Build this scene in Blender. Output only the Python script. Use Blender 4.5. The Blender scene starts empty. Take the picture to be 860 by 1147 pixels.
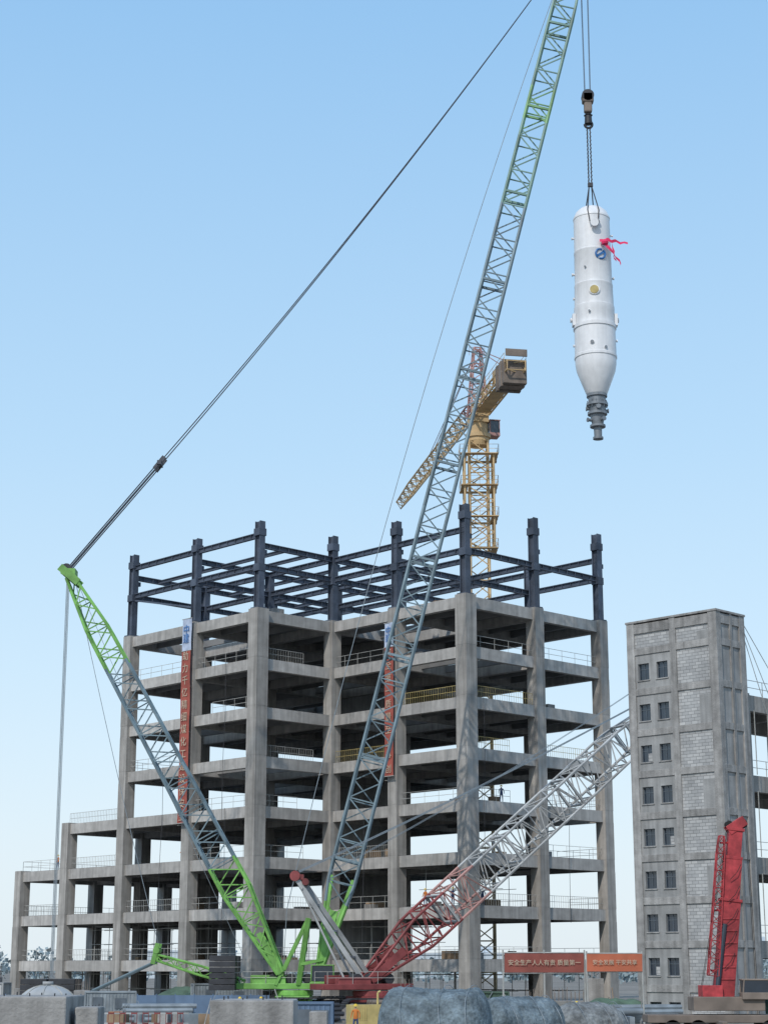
import bpy, math, random
from mathutils import Vector, Matrix, noise
random.seed(7)
S=bpy.context.scene
V=Vector
# ------------------------------------------------------------------ materials
def nodes(name):
    m=bpy.data.materials.new(name); m.use_nodes=True
    nt=m.node_tree; return m,nt,nt.nodes['Principled BSDF']
def mat(name,col,rough=.7,metal=0.,sc=1.5,amt=.2,bump=0.,bsc=8.,sc2=None,amt2=.25,streak=0.,spec=.4,isl=0.):
    m,nt,b=nodes(name); N=nt.nodes; L=nt.links
    tc=N.new('ShaderNodeTexCoord')
    def noi(scale,det=6,vec=None):
        n=N.new('ShaderNodeTexNoise'); n.inputs['Scale'].default_value=scale; n.inputs['Detail'].default_value=det
        L.new(vec or tc.outputs['Object'],n.inputs['Vector']); return n.outputs['Fac']
    def fac(src,a,lo=.3,hi=.7):
        r=N.new('ShaderNodeMapRange'); r.inputs['From Min'].default_value=lo; r.inputs['From Max'].default_value=hi
        r.inputs['To Min'].default_value=1-a; r.inputs['To Max'].default_value=1+a; L.new(src,r.inputs['Value']); return r.outputs['Result']
    f=fac(noi(sc),amt)
    def mul(a,bb):
        x=N.new('ShaderNodeMath'); x.operation='MULTIPLY'; L.new(a,x.inputs[0]); L.new(bb,x.inputs[1]); return x.outputs[0]
    if sc2: f=mul(f,fac(noi(sc2,3),amt2))
    if streak:
        mp=N.new('ShaderNodeMapping'); mp.inputs['Scale'].default_value=(1.6,1.6,.09); L.new(tc.outputs['Object'],mp.inputs['Vector'])
        f=mul(f,fac(noi(1.5,5,mp.outputs['Vector']),streak))
    if isl:
        ge=N.new('ShaderNodeNewGeometry'); f=mul(f,fac(ge.outputs['Random Per Island'],isl,0,1))
    vm=N.new('ShaderNodeVectorMath'); vm.operation='SCALE'; vm.inputs[0].default_value=col[:3]; L.new(f,vm.inputs['Scale'])
    L.new(vm.outputs['Vector'],b.inputs['Base Color'])
    b.inputs['Roughness'].default_value=rough; b.inputs['Metallic'].default_value=metal
    b.inputs['Specular IOR Level'].default_value=spec
    if bump:
        bp=N.new('ShaderNodeBump'); bp.inputs['Strength'].default_value=bump; bp.inputs['Distance'].default_value=.1
        L.new(noi(bsc),bp.inputs['Height']); L.new(bp.outputs['Normal'],b.inputs['Normal'])
    return m
M={}
M['conc']=mat('cast_concrete',(.31,.295,.275),.9,sc=.9,amt=.14,sc2=.12,amt2=.16,streak=.25,bump=.2,bsc=5,isl=.08)
M['concB']=mat('cast_concrete_beam',(.365,.35,.33),.9,sc=1.2,amt=.14,sc2=.1,amt2=.16,streak=.18,bump=.2,isl=.12)
M['slab']=mat('slab_concrete',(.20,.20,.20),.9,sc=.6,amt=.2,sc2=.09,amt2=.25,isl=.18)
M['conc2']=mat('old_concrete',(.275,.268,.258),.92,sc=1.5,amt=.2,sc2=.3,amt2=.18,streak=.25,bump=.4,bsc=10,isl=.08)
M['steel']=mat('primed_steel',(.065,.08,.11),.6,.0,sc=.7,amt=.3,isl=.25)
M['steel2']=mat('galv_steel',(.24,.27,.29),.5,.2,sc=1.,amt=.25,isl=.2)
M['dark']=mat('dark_metal',(.04,.042,.048),.6,.1,sc=1.,amt=.3)
M['cable']=mat('wire_rope',(.06,.065,.08),.6,.2)
M['cablel']=mat('wire_rope_grey',(.2,.24,.27),.6,.2)
M['green']=mat('green_paint',(.17,.38,.09),.5,0,sc=1.,amt=.25,isl=.18)
M['gboom']=mat('boom_bluegrey_paint',(.155,.215,.245),.5,.1,sc=.5,amt=.25,isl=.2)
M['gboom2']=mat('boom_greengrey_paint',(.16,.27,.23),.5,.0,sc=.5,amt=.25,isl=.2)
M['gboom3']=mat('boom_green_section_paint',(.19,.36,.16),.5,.0,sc=.5,amt=.25,isl=.15)
M['red']=mat('red_paint',(.31,.035,.04),.55,0,sc=1.,amt=.35,sc2=4,amt2=.15,isl=.15)
M['redd']=mat('dusty_dark_red_paint',(.21,.05,.05),.65,0,sc=1.,amt=.3,isl=.2)
M['pink']=mat('faded_red_paint',(.36,.20,.18),.6,0,sc=.6,amt=.3,isl=.2)
M['wboom']=mat('boom_white_paint',(.36,.37,.37),.55,0,sc=.6,amt=.25,isl=.25)
M['yellow']=mat('tower_crane_yellow',(.48,.34,.18),.6,0,sc=.6,amt=.25,isl=.2)
M['brown']=mat('weathered_ballast',(.19,.155,.13),.85,0,sc=.8,amt=.3,isl=.2)
M['white']=mat('white_paint',(.70,.705,.715),.45,0,sc=.35,amt=.05,sc2=2.,amt2=.04,streak=.06,bump=.03,bsc=3)
M['nozzle']=mat('grey_nozzle',(.19,.21,.23),.5,.2,sc=1.5,amt=.25)
M['rail']=mat('rail_galv',(.36,.36,.34),.6,.0)
M['raily']=mat('rail_yellow',(.44,.35,.14),.6,.0)
M['blue']=mat('blue_paint',(.04,.16,.40),.5,0)
M['blued']=mat('dusty_blue_sheet',(.11,.17,.26),.7,0,sc=.6,amt=.2,isl=.2)
M['blueb']=mat('blue_banner',(.42,.48,.60),.8,0)
M['banner']=mat('red_banner_cloth',(.31,.08,.06),.85,0,sc=.8,amt=.2)
M['banner2']=mat('orange_red_banner_cloth',(.44,.13,.07),.85,0,sc=.8,amt=.15)
M['banner3']=mat('shaded_red_banner_cloth',(.23,.07,.055),.85,0,sc=.8,amt=.2)  # red cloth painted darker and browner, as the banner looks in shade
M['letter']=mat('letter_paint',(.50,.40,.30),.8,0)
M['ribbon']=mat('ribbon_cloth',(.70,.03,.12),.7,0)
M['glass']=mat('dark_glass',(.02,.03,.045),.12,0,spec=.8)
M['frame']=mat('window_frame',(.10,.12,.14),.5)
M['plaster']=mat('grey_plaster',(.27,.27,.265),.9,sc=.8,amt=.14,sc2=.2,amt2=.12,streak=.2,bump=.2)
M['rubber']=mat('rubber',(.02,.02,.02),.9)
M['tarp']=mat('blue_grey_tarpaulin',(.13,.165,.185),.75,0,sc=1.6,amt=.45,sc2=9,amt2=.25,bump=1.,bsc=5,spec=.2)
M['tarp2']=mat('grey_dust_sheet',(.19,.20,.20),.85,0,sc=1.1,amt=.45,sc2=7,amt2=.3,bump=1.,bsc=4,spec=.1)
M['skin']=mat('skin',(.4,.24,.17),.7); M['cloth']=mat('work_cloth_blue',(.05,.08,.17),.9); M['vest']=mat('orange_vest',(.55,.18,.04),.8)
M['hat']=mat('yellow_hardhat',(.7,.5,.05),.4)
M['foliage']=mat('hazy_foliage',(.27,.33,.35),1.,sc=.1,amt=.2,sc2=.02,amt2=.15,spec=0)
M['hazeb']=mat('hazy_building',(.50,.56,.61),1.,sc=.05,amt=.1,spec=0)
M['wood']=mat('timber_formwork',(.24,.17,.11),.85,sc=1.,amt=.3,isl=.25)
M['orange']=mat('orange_paint',(.36,.16,.08),.65,isl=.25)
M['net']=mat('green_dust_net',(.08,.13,.095),.95,sc=.6,amt=.3,bump=.6,bsc=2)
# ground
g,nt,b=nodes('dirt_ground'); N=nt.nodes;L=nt.links
tc=N.new('ShaderNodeTexCoord'); n1=N.new('ShaderNodeTexNoise'); n1.inputs['Scale'].default_value=.06; n1.inputs['Detail'].default_value=10
n2=N.new('ShaderNodeTexNoise'); n2.inputs['Scale'].default_value=1.2; n2.inputs['Detail'].default_value=6
L.new(tc.outputs['Object'],n1.inputs['Vector']); L.new(tc.outputs['Object'],n2.inputs['Vector'])
ad=N.new('ShaderNodeMath'); ad.operation='ADD'; L.new(n1.outputs['Fac'],ad.inputs[0]); L.new(n2.outputs['Fac'],ad.inputs[1])
cr=N.new('ShaderNodeValToRGB'); cr.color_ramp.elements[0].position=.35; cr.color_ramp.elements[0].color=(.12,.105,.09,1)
cr.color_ramp.elements[1].position=.62; cr.color_ramp.elements[1].color=(.26,.235,.20,1)
mm=N.new('ShaderNodeMath'); mm.operation='MULTIPLY'; mm.inputs[1].default_value=.5; L.new(ad.outputs[0],mm.inputs[0]); L.new(mm.outputs[0],cr.inputs['Fac'])
L.new(cr.outputs['Color'],b.inputs['Base Color']); b.inputs['Roughness'].default_value=.95
bp=N.new('ShaderNodeBump'); bp.inputs['Strength'].default_value=.6; bp.inputs['Distance'].default_value=.2; L.new(n2.outputs['Fac'],bp.inputs['Height']); L.new(bp.outputs['Normal'],b.inputs['Normal'])
M['ground']=g
# block masonry
g,nt,b=nodes('aerated_block_masonry'); N=nt.nodes;L=nt.links
tc=N.new('ShaderNodeTexCoord'); sp=N.new('ShaderNodeSeparateXYZ'); L.new(tc.outputs['Object'],sp.inputs[0])
a=N.new('ShaderNodeMath'); L.new(sp.outputs['X'],a.inputs[0]); L.new(sp.outputs['Y'],a.inputs[1])
cb=N.new('ShaderNodeCombineXYZ'); L.new(a.outputs[0],cb.inputs['X']); L.new(sp.outputs['Z'],cb.inputs['Y'])
br=N.new('ShaderNodeTexBrick'); L.new(cb.outputs[0],br.inputs['Vector']); br.inputs['Scale'].default_value=1.
br.inputs['Brick Width'].default_value=.6; br.inputs['Row Height'].default_value=.26; br.inputs['Mortar Size'].default_value=.022
br.inputs['Color1'].default_value=(.50,.50,.49,1); br.inputs['Color2'].default_value=(.36,.365,.365,1); br.inputs['Mortar'].default_value=(.22,.22,.22,1)
nz=N.new('ShaderNodeTexNoise'); nz.inputs['Scale'].default_value=.5; nz.inputs['Detail'].default_value=8; L.new(tc.outputs['Object'],nz.inputs['Vector'])
mx=N.new('ShaderNodeMix'); mx.data_type='RGBA'; mx.blend_type='MULTIPLY'; mx.inputs[0].default_value=.6
L.new(br.outputs['Color'],mx.inputs[6])
c2=N.new('ShaderNodeValToRGB'); c2.color_ramp.elements[0].position=.35; c2.color_ramp.elements[0].color=(.6,.6,.6,1); c2.color_ramp.elements[1].position=.65
L.new(nz.outputs['Fac'],c2.inputs['Fac']); L.new(c2.outputs['Color'],mx.inputs[7]); L.new(mx.outputs[2],b.inputs['Base Color']); b.inputs['Roughness'].default_value=.95
M['block']=g
# ------------------------------------------------------------------ mesh builder
class MB:
    def __init__(s): s.v=[];s.f=[]
    def box(s,c,sz,ax=V((1,0,0)),ay=V((0,1,0)),az=V((0,0,1))):
        c=V(c);o=len(s.v)
        for dz in(-.5,.5):
            for dx,dy in((-.5,-.5),(.5,-.5),(.5,.5),(-.5,.5)):
                s.v.append(c+ax*(dx*sz[0])+ay*(dy*sz[1])+az*(dz*sz[2]))
        for q in((0,3,2,1),(4,5,6,7),(0,1,5,4),(1,2,6,5),(2,3,7,6),(3,0,4,7)): s.f.append(tuple(o+i for i in q))
    def bar(s,p,q,w,h,up=V((0,0,1))):
        p=V(p);q=V(q);d=q-p;l=d.length
        if l<1e-4:return
        x=d/l; y=up.cross(x)
        if y.length<1e-3:y=V((0,1,0)).cross(x)
        y.normalize(); z=x.cross(y); s.box((p+q)/2,(l,w,h),x,y,z)
    def strut(s,p,q,r,n=5,r2=None):
        p=V(p);q=V(q);d=q-p
        if d.length<1e-4:return
        x=d.normalized(); y=x.orthogonal().normalized(); z=x.cross(y); o=len(s.v); r2=r if r2 is None else r2
        for c,rr in((p,r),(q,r2)):
            for i in range(n):
                a=2*math.pi*i/n; s.v.append(c+(y*math.cos(a)+z*math.sin(a))*rr)
        for i in range(n): j=(i+1)%n; s.f.append((o+i,o+j,o+n+j,o+n+i))
        s.f.append(tuple(o+n-1-i for i in range(n))); s.f.append(tuple(o+n+i for i in range(n)))
    def lathe(s,c,prof,n=32):
        c=V(c);o=len(s.v)
        for r,z in prof:
            for i in range(n):
                a=2*math.pi*i/n; s.v.append(c+V((r*math.cos(a),r*math.sin(a),z)))
        for k in range(len(prof)-1):
            for i in range(n):
                j=(i+1)%n; s.f.append((o+k*n+i,o+k*n+j,o+(k+1)*n+j,o+(k+1)*n+i))
    def path(s,pts,r,n=4):
        for a,b in zip(pts,pts[1:]): s.strut(a,b,r,n)
    def obj(s,name,m,parent=None,smooth=False,bevel=0):
        me=bpy.data.meshes.new(name); me.from_pydata([tuple(v) for v in s.v],[],s.f); me.validate(); me.update()
        o=bpy.data.objects.new(name,me); S.collection.objects.link(o)
        me.materials.append(M[m] if isinstance(m,str) else m)
        if smooth:
            for p in me.polygons:p.use_smooth=True
        if bevel:
            bv=o.modifiers.new('bevel','BEVEL'); bv.width=bevel; bv.segments=2
        if parent: o.parent=parent
        return o
def empty(name,loc=(0,0,0),rz=0):
    e=bpy.data.objects.new(name,None); e.location=loc; e.rotation_euler=(0,0,rz); S.collection.objects.link(e); return e
def sag(p,q,s,n=14):
    p=V(p);q=V(q); return [p.lerp(q,t/n)+V((0,0,-4*s*(t/n)*(1-t/n))) for t in range(n+1)]
def lattice(pick,p,q,side,prof,npan,rc,rb,tri=False):
    p=V(p);q=V(q);x=(q-p).normalized(); y=(V(side)-x*V(side).dot(x)).normalized(); z=x.cross(y)
    def wh(t):
        for (t0,w0,h0),(t1,w1,h1) in zip(prof,prof[1:]):
            if t<=t1+1e-6:
                k=(t-t0)/(t1-t0); return w0+(w1-w0)*k,h0+(h1-h0)*k
        return prof[-1][1:]
    def ring(t):
        w,h=wh(t);c=p.lerp(q,t)
        if tri: return [c+y*w/2-z*h/2,c-y*w/2-z*h/2,c+z*h/2]
        return [c+y*w/2+z*h/2,c-y*w/2+z*h/2,c-y*w/2-z*h/2,c+y*w/2-z*h/2]
    R=[ring(k/npan) for k in range(npan+1)]; n=len(R[0])
    for k in range(npan):
        mb=pick((k+.5)/npan)
        for i in range(n):
            j=(i+1)%n
            mb.strut(R[k][i],R[k+1][i],rc,6)
            if k%2==0: mb.strut(R[k][i],R[k+1][j],rb,4)
            else: mb.strut(R[k][j],R[k+1][i],rb,4)
            if k%2==0: mb.strut(R[k][i],R[k][j],rb,4)
    for i in range(n): pick(1).strut(R[-1][i],R[-1][(i+1)%n],rb,4)
# ------------------------------------------------------------------ camera, world, sun
cam=bpy.data.cameras.new('camera'); co=bpy.data.objects.new('camera',cam); S.collection.objects.link(co); S.camera=co
co.location=(0,0,4); co.rotation_euler=(math.radians(90+14.35),0,0); cam.lens=62.77; cam.sensor_width=36; cam.clip_end=20000; cam.clip_start=.5
EL,AZ=44,203
w=bpy.data.worlds.new('World'); S.world=w; w.use_nodes=True; wn=w.node_tree.nodes; wl=w.node_tree.links
bg=wn['Background']; sk=wn.new('ShaderNodeTexSky'); sk.sky_type='NISHITA'; sk.sun_disc=False
sk.sun_elevation=math.radians(EL); sk.sun_rotation=math.radians(AZ); sk.air_density=1.0; sk.dust_density=2.5; sk.ozone_density=1.5; sk.altitude=0
tcw=wn.new('ShaderNodeTexCoord'); spw=wn.new('ShaderNodeSeparateXYZ'); wl.new(tcw.outputs['Generated'],spw.inputs[0])
rmp=wn.new('ShaderNodeValToRGB'); wl.new(spw.outputs['Z'],rmp.inputs['Fac'])
el_=rmp.color_ramp.elements; el_[0].position=0; el_[0].color=(.80,.885,.93,1); el_[1].position=1; el_[1].color=(.15,.33,.66,1)
for p_,c_ in((.06,(.73,.85,.93)),(.16,(.60,.785,.93)),(.28,(.47,.70,.915)),(.5,(.30,.555,.86))):
    e_=el_.new(p_); e_.color=(*c_,1)
vs_=wn.new('ShaderNodeVectorMath'); vs_.operation='SCALE'; vs_.inputs['Scale'].default_value=1.12/.15; wl.new(rmp.outputs['Color'],vs_.inputs[0])
mxw=wn.new('ShaderNodeMix'); mxw.data_type='RGBA'; mxw.inputs[0].default_value=.84; wl.new(sk.outputs[0],mxw.inputs[6]); wl.new(vs_.outputs['Vector'],mxw.inputs[7])
wl.new(mxw.outputs[2],bg.inputs['Color']); bg.inputs['Strength'].default_value=.15
sd=V((math.sin(math.radians(AZ))*math.cos(math.radians(EL)),math.cos(math.radians(AZ))*math.cos(math.radians(EL)),math.sin(math.radians(EL))))
sl=bpy.data.lights.new('sun','SUN'); sl.energy=2.6; sl.angle=math.radians(.8); sl.color=(1,.94,.86)
so=bpy.data.objects.new('sun',sl); so.rotation_euler=sd.to_track_quat('Z','Y').to_euler(); so.location=(0,0,80); S.collection.objects.link(so)
S.view_settings.view_transform='Standard'; S.view_settings.look='None'; S.view_settings.exposure=0
# ------------------------------------------------------------------ ground
mb=MB(); n=60
xs=[(abs(t)**2.2)*(1 if t>0 else -1)*6000 for t in [(-1+2*i/n) for i in range(n+1)]]
for yy in xs:
    for xx in xs: mb.v.append(V((xx,yy+150,0)))
for j in range(n):
    for i in range(n): a=j*(n+1)+i; mb.f.append((a,a+1,a+n+2,a+n+1))
mb.obj('ground','ground')
# ------------------------------------------------------------------ main frame building
O=V((8.37,180,0)); A=V((.7254,.6884,0)); B=V((-.6884,.7254,0)); Z=V((0,0,1))
ap={-1:-10.6,0:0,1:10.6,2:21.2}; bp_={0:0,1:10.2,2:20.4,3:31.4,4:43.4,5:54.5,6:64.1}
def G(i,j,z=0): return O+A*ap[i]+B*bp_[j]+V((0,0,z))
ZL=[4.9+5.18*k for k in range(8)]
def act(i,j,k):
    if i<-1 or i>1 or j<0 or j>5: return False
    if j<2 and i<0: return False
    if j==4 and k>3: return False
    if j==5 and k>2: return False
    return True
bld=empty('concrete_frame_building')
cols=MB();beams=MB();slabs=MB();sec=MB()
for i in range(-1,3):
    for j in range(0,7):
        km=max([k for k in range(8) for (a,b) in((i,j),(i-1,j),(i,j-1),(i-1,j-1)) if act(a,b,k)],default=-1)
        if km<0: continue
        s=1.55 if (i,j) in((0,0),(-1,2)) else 1.35
        z0=0
        for k in range(km+1):
            z1=ZL[k]-1.25 if k<km else ZL[k]+.12
            cols.box(G(i,j,(z0+z1)/2),(s,s,z1-z0),A,B,Z)
            if k<km: cols.box(G(i,j,z1+.65),(s-.03,s-.03,1.3),A,B,Z); z0=ZL[k]+.05
        cols.box(G(i,j,.35),(s+1.2,s+1.2,.7),A,B,Z)
missing={(0,2,6),(1,3,6),(0,1,5),(-1,3,5),(1,1,4),(0,3,4),(0,2,3),(1,0,3),(-1,2,2),(1,2,2),(0,0,6),(-1,3,7),(1,2,7),(0,1,7),(1,1,6),(-1,2,4)}
edges={}
for k,z in enumerate(ZL):
    E=set()
    for i in range(-1,2):
        for j in range(6):
            if not act(i,j,k): continue
            E|={((i,j),(i+1,j)),((i,j+1),(i+1,j+1)),((i,j),(i,j+1)),((i+1,j),(i+1,j+1))}
            a0,a1,b0,b1=ap[i],ap[i+1],bp_[j],bp_[j+1]
            if (i,j,k) not in missing:
                slabs.box(O+A*(a0+a1)/2+B*(b0+b1)/2+Z*(z-.07),(a1-a0-.02,b1-b0-.02,.2),A,B,Z)
            elif random.random()<.7:
                t=random.choice([.3,.5]); slabs.box(O+A*(a0+(a1-a0)*t/2)+B*(b0+b1)/2+Z*(z-.07),((a1-a0)*t,b1-b0-.02,.2),A,B,Z)
            for t in(.33,.67):
                sec.bar(O+A*(a0+(a1-a0)*t)+B*(b0+.3)+Z*(z-.5),O+A*(a0+(a1-a0)*t)+B*(b1-.3)+Z*(z-.5),.32,.75)
    edges[k]=E
    for (p,q) in sorted(E):
        P=G(*p,z-.6);Q=G(*q,z-.6); beams.bar(P,Q,.62 if p[1]==q[1] else .66,1.2 if p[1]==q[1] else 1.14)
cols.obj('columns','conc',bld); beams.obj('beams','concB',bld); slabs.obj('floor_slabs','slab',bld); sec.obj('secondary_beams','slab',bld)
sc_=MB();sb=MB();sp_=MB()
ROOF=ZL[7]
def ih(p,q,h,w,mb,t=.06):
    p=V(p);q=V(q);x=(q-p).normalized(); y=Z.cross(x)
    if y.length<.01: y=A.copy(); up=B.copy()
    else: y.normalize(); up=x.cross(y)
    mb.bar(p,q,t,h-.1,up); mb.bar(p+up*(h/2-.04),q+up*(h/2-.04),w,.09,up); mb.bar(p-up*(h/2-.04),q-up*(h/2-.04),w,.09,up)
rq=random.Random(4)
for i in range(-1,3):
    for j in range(0,5):
        if i==-1 and j<2: continue
        outer=(i==-1) or (j==0) or (i==0 and j<=2)
        top=(51.05+rq.uniform(-.25,.2)) if outer else 48.2+((i*3+j)%3)*.9
        P=G(i,j,ROOF-.0);Q=G(i,j,top)
        ih(P,Q,.85,.75,sc_,.3)
        if outer:
            sp_.box(G(i,j,49.7),(.98,.98,.8),A,B,Z); sp_.box(G(i,j,45.8),(.96,.96,.8),A,B,Z)
            sp_.bar(G(i,j,47.6),G(i,j,47.6)+A*.9,.3,.5)
        sp_.box(G(i,j,ROOF+.2),(1.25,1.25,.12),A,B,Z)
E=sorted(edges[7]); rnd=random.Random(3)
for (p,q) in E:
    left=min(p[1],q[1])>=2
    hs=[46.0]
    if left: hs.append(49.4 if p[0]==-1 and q[0]==-1 else 48.3)
    elif rnd.random()<.45 and not(p[1]==0 and q[1]==0): hs.append(48.2)
    for h in hs:
        ih(G(*p,h),G(*q,h),.58,.38,sb)
        for t in range(1,8):
            c=G(*p,h).lerp(G(*q,h),t/8); d=(G(*q)-G(*p)).normalized(); sp_.box(c,(.06,.34,.48),d,Z.cross(d),Z)
for i in range(-1,2):
    for j in range(2,4):
        for t in(.33,.66):
            ih(G(i,j,48.2).lerp(G(i+1,j,48.2),t),G(i,j+1,48.2).lerp(G(i+1,j+1,48.2),t),.4,.25,sb)
for (p,q) in(((-1,3),(-1,4)),((0,3),(1,3))): sb.bar(G(*p,43),G(*q,45.6),.2,.2)
sc_.obj('steel_columns','steel',bld); sb.obj('steel_beams','steel',bld); sp_.obj('steel_plates','steel',bld)
rg=MB();ry=MB()
def railing(mb,p,q,h=1.2,mesh=False,r=.03):
    p=V(p);q=V(q);n=max(2,int((q-p).length/1.8))
    for t in range(n+1):
        c=p.lerp(q,t/n); mb.strut(c,c+Z*h,r,4)
    for hh in(h,h*.5): mb.strut(p+Z*hh,q+Z*hh,r,4)
    if mesh:
        m=n*6
        for t in range(m): c=p.lerp(q,t/m); mb.strut(c,c+Z*h,.018,3)
def outeredge(p,q,k):
    (i,j),(i2,j2)=p,q
    if j==j2: return act(i,j,k)!=act(i,j-1,k)
    return act(i,j,k)!=act(i-1,j,k)
for k in range(8):
    for (p,q) in sorted(edges[k]):
        if not outeredge(p,q,k): continue
        if k==7 or rnd.random()<.3: continue
        yel=(k in(4,5) and p[1]<=2 and p[0]>=0)
        a_,b_=G(*p,ZL[k]+.03),G(*q,ZL[k]+.03)
        if rnd.random()<.3: b_=a_.lerp(b_,rnd.uniform(.5,.8))
        railing(ry if yel else rg,a_,b_,1.2,mesh=yel or rnd.random()<.3,r=.026)
rg.obj('railings','rail',bld); ry.obj('yellow_railings','raily',bld)
sh=MB();fw=MB();stv=MB();ng=MB();cd=MB()
for (i,j,k) in((0,0,0),(0,1,1),(-1,2,0),(-1,3,1),(1,0,0),(0,0,2),(-1,4,0),(-1,5,0),(-1,4,1),(0,2,1),(1,1,0),(-1,3,0),(0,1,0)):
    z0=ZL[k-1] if k>0 else 0; z1=ZL[k]-.2
    for a in range(1,5):
        for b in range(1,5):
            if rnd.random()<.35: continue
            c=O+A*(ap[i]+a*2)+B*(bp_[j]+b*2)+Z*z0; stv.strut(c,c+Z*(z1-z0),.045,4)
    for a in range(1,5):
        c=O+A*(ap[i]+a*2)+B*(bp_[j]+1)+Z*(z0+1.8); stv.strut(c,c+B*8,.035,4); stv.strut(c+Z*1.6,c+B*8+Z*1.6,.035,4)
for _ in range(170):
    k=rnd.randrange(0,8); i=rnd.randrange(-1,2); j=rnd.randrange(0,5)
    if not act(i,j,k) or (i,j,k) in missing: continue
    c=O+A*(ap[i]+rnd.uniform(.9,9))+B*(bp_[j]+rnd.uniform(.9,9))
    sx,sy,sz=rnd.uniform(.6,2.4),rnd.uniform(.5,1.4),rnd.uniform(.2,1.0)
    (fw if rnd.random()<.6 else sh).box(c+Z*(ZL[k]+.04+sz/2),(sx,sy,sz),A,B,Z)
# hanging power cables and hoses on the facade
for (i,j,k) in((0,0,5),(-1,2,6),(-1,3,4),(0,1,3),(1,0,4),(-1,2,3)):
    c=G(i,j,ZL[k])-A*.1+(-B if j==0 else -A)*.5
    c=c+(A if j==0 else B)*rnd.uniform(2,7); cd.path([c,c-Z*5+A*.1,c-Z*11-A*.1,c-Z*17+B*.1],.03,4)
for k in range(8):
    z0=ZL[k-1]+.04 if k else 0; z1=ZL[k]-1.2
    ng.bar(O+A*10.6+B*(21.2)+Z*(z0+z1)/2,O+A*10.6+B*(30.6)+Z*(z0+z1)/2,.25,z1-z0)
    if k in(0,1,3): ng.bar(O+A*(1)+B*(20.4)+Z*(z0+z1)/2,O+A*(9.8)+B*(20.4)+Z*(z0+z1)/2,.25,z1-z0)
for k in range(7):
    p=O+A*12.2+B*(22.)+Z*ZL[k]; q=O+A*12.2+B*(29.5)+Z*ZL[k+1]; sh.bar(p,q,1.6,.25)
stv.obj('shoring_props','rail',bld); fw.obj('formwork_stacks','wood',bld); sh.obj('stair_flights_and_boxes','conc2',bld); ng.obj('core_walls','plaster',bld); cd.obj('power_cables','dark',bld)
# ------------------------------------------------------------------ banners
def text(body,size,mtx,parent,m='letter',name='lettering',sp=1.0):
    c=bpy.data.curves.new(name,'FONT'); c.body=body; c.size=size; c.align_x='CENTER'; c.align_y='CENTER'; c.extrude=.01; c.space_line=sp
    o=bpy.data.objects.new(name,c); S.collection.objects.link(o); c.materials.append(M[m]); o.matrix_world=mtx; o.parent=parent; return o
def cloth(name,mtx,w,h,m,parent,amp=.08):
    mb=MB();nz=max(8,int(h*1.5)); nx=max(8,int(w*2.5))
    for b in range(nz+1):
        for a in range(nx+1):
            x=-w/2+w*a/nx;y=-h/2+h*b/nz
            mb.v.append(mtx@V((x+.05*noise.noise(V((3,y*.4,w))),y,amp*noise.noise(V((x*1.3,y*.6,w+h))))))
    for b in range(nz):
        for a in range(nx):
            q=b*(nx+1)+a; mb.f.append((q,q+1,q+nx+2,q+nx+1))
    return mb.obj(name,m,parent,smooth=True)
def wallmtx(c,nrm):
    n=V(nrm).normalized(); x=Z.cross(n); m=Matrix((x,Z,n)).transposed().to_4x4(); m.translation=V(c); return m
def vbanner(c0,nrm,z0,z1,zt,w,body):
    e=empty('hanging_banner'); 
    m=wallmtx(c0+Z*(z0+z1)/2,nrm); cloth('banner_cloth',m,w,z1-z0,'banner',e)
    n=len(body); st=(z1-z0)/n
    for t,ch in enumerate(body): text(ch,min(w*.72,st*.8),wallmtx(c0+V(nrm)*.1+Z*(z1-st*(t+.5)),nrm),e,name='character')
    m=wallmtx(c0+Z*(z1+zt)/2,nrm); cloth('banner_header',m,w,zt-z1-.05,'blueb',e)
    text('中\n建',w*.7,wallmtx(c0+V(nrm)*.1+Z*(z1+zt)/2,nrm),e,'blue','header_mark',.9)
    mb=MB()
    for zz in(z0,z1,zt): mb.strut(c0+Z*zz+Z.cross(V(nrm))*(-w/2-.1),c0+Z*zz+Z.cross(V(nrm))*(w/2+.1),.05)
    for s_ in(-1,1):
        for zz in range(int(z0),int(zt),5): mb.strut(c0+Z*zz+Z.cross(V(nrm))*s_*w/2,c0+Z*zz-V(nrm)*.5+Z.cross(V(nrm))*s_*.5,.03)
    mb.obj('banner_rods','rail',e)
vbanner(G(-1,3)-A*1.15,-A,19.2,38,41.6,1.6,'助力千亿精细煤化工建设保安全')
vbanner(G(0,1)-A*1.15,-A,23.4,37,39.6,1.3,'安全第一质量至上争创')
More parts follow.
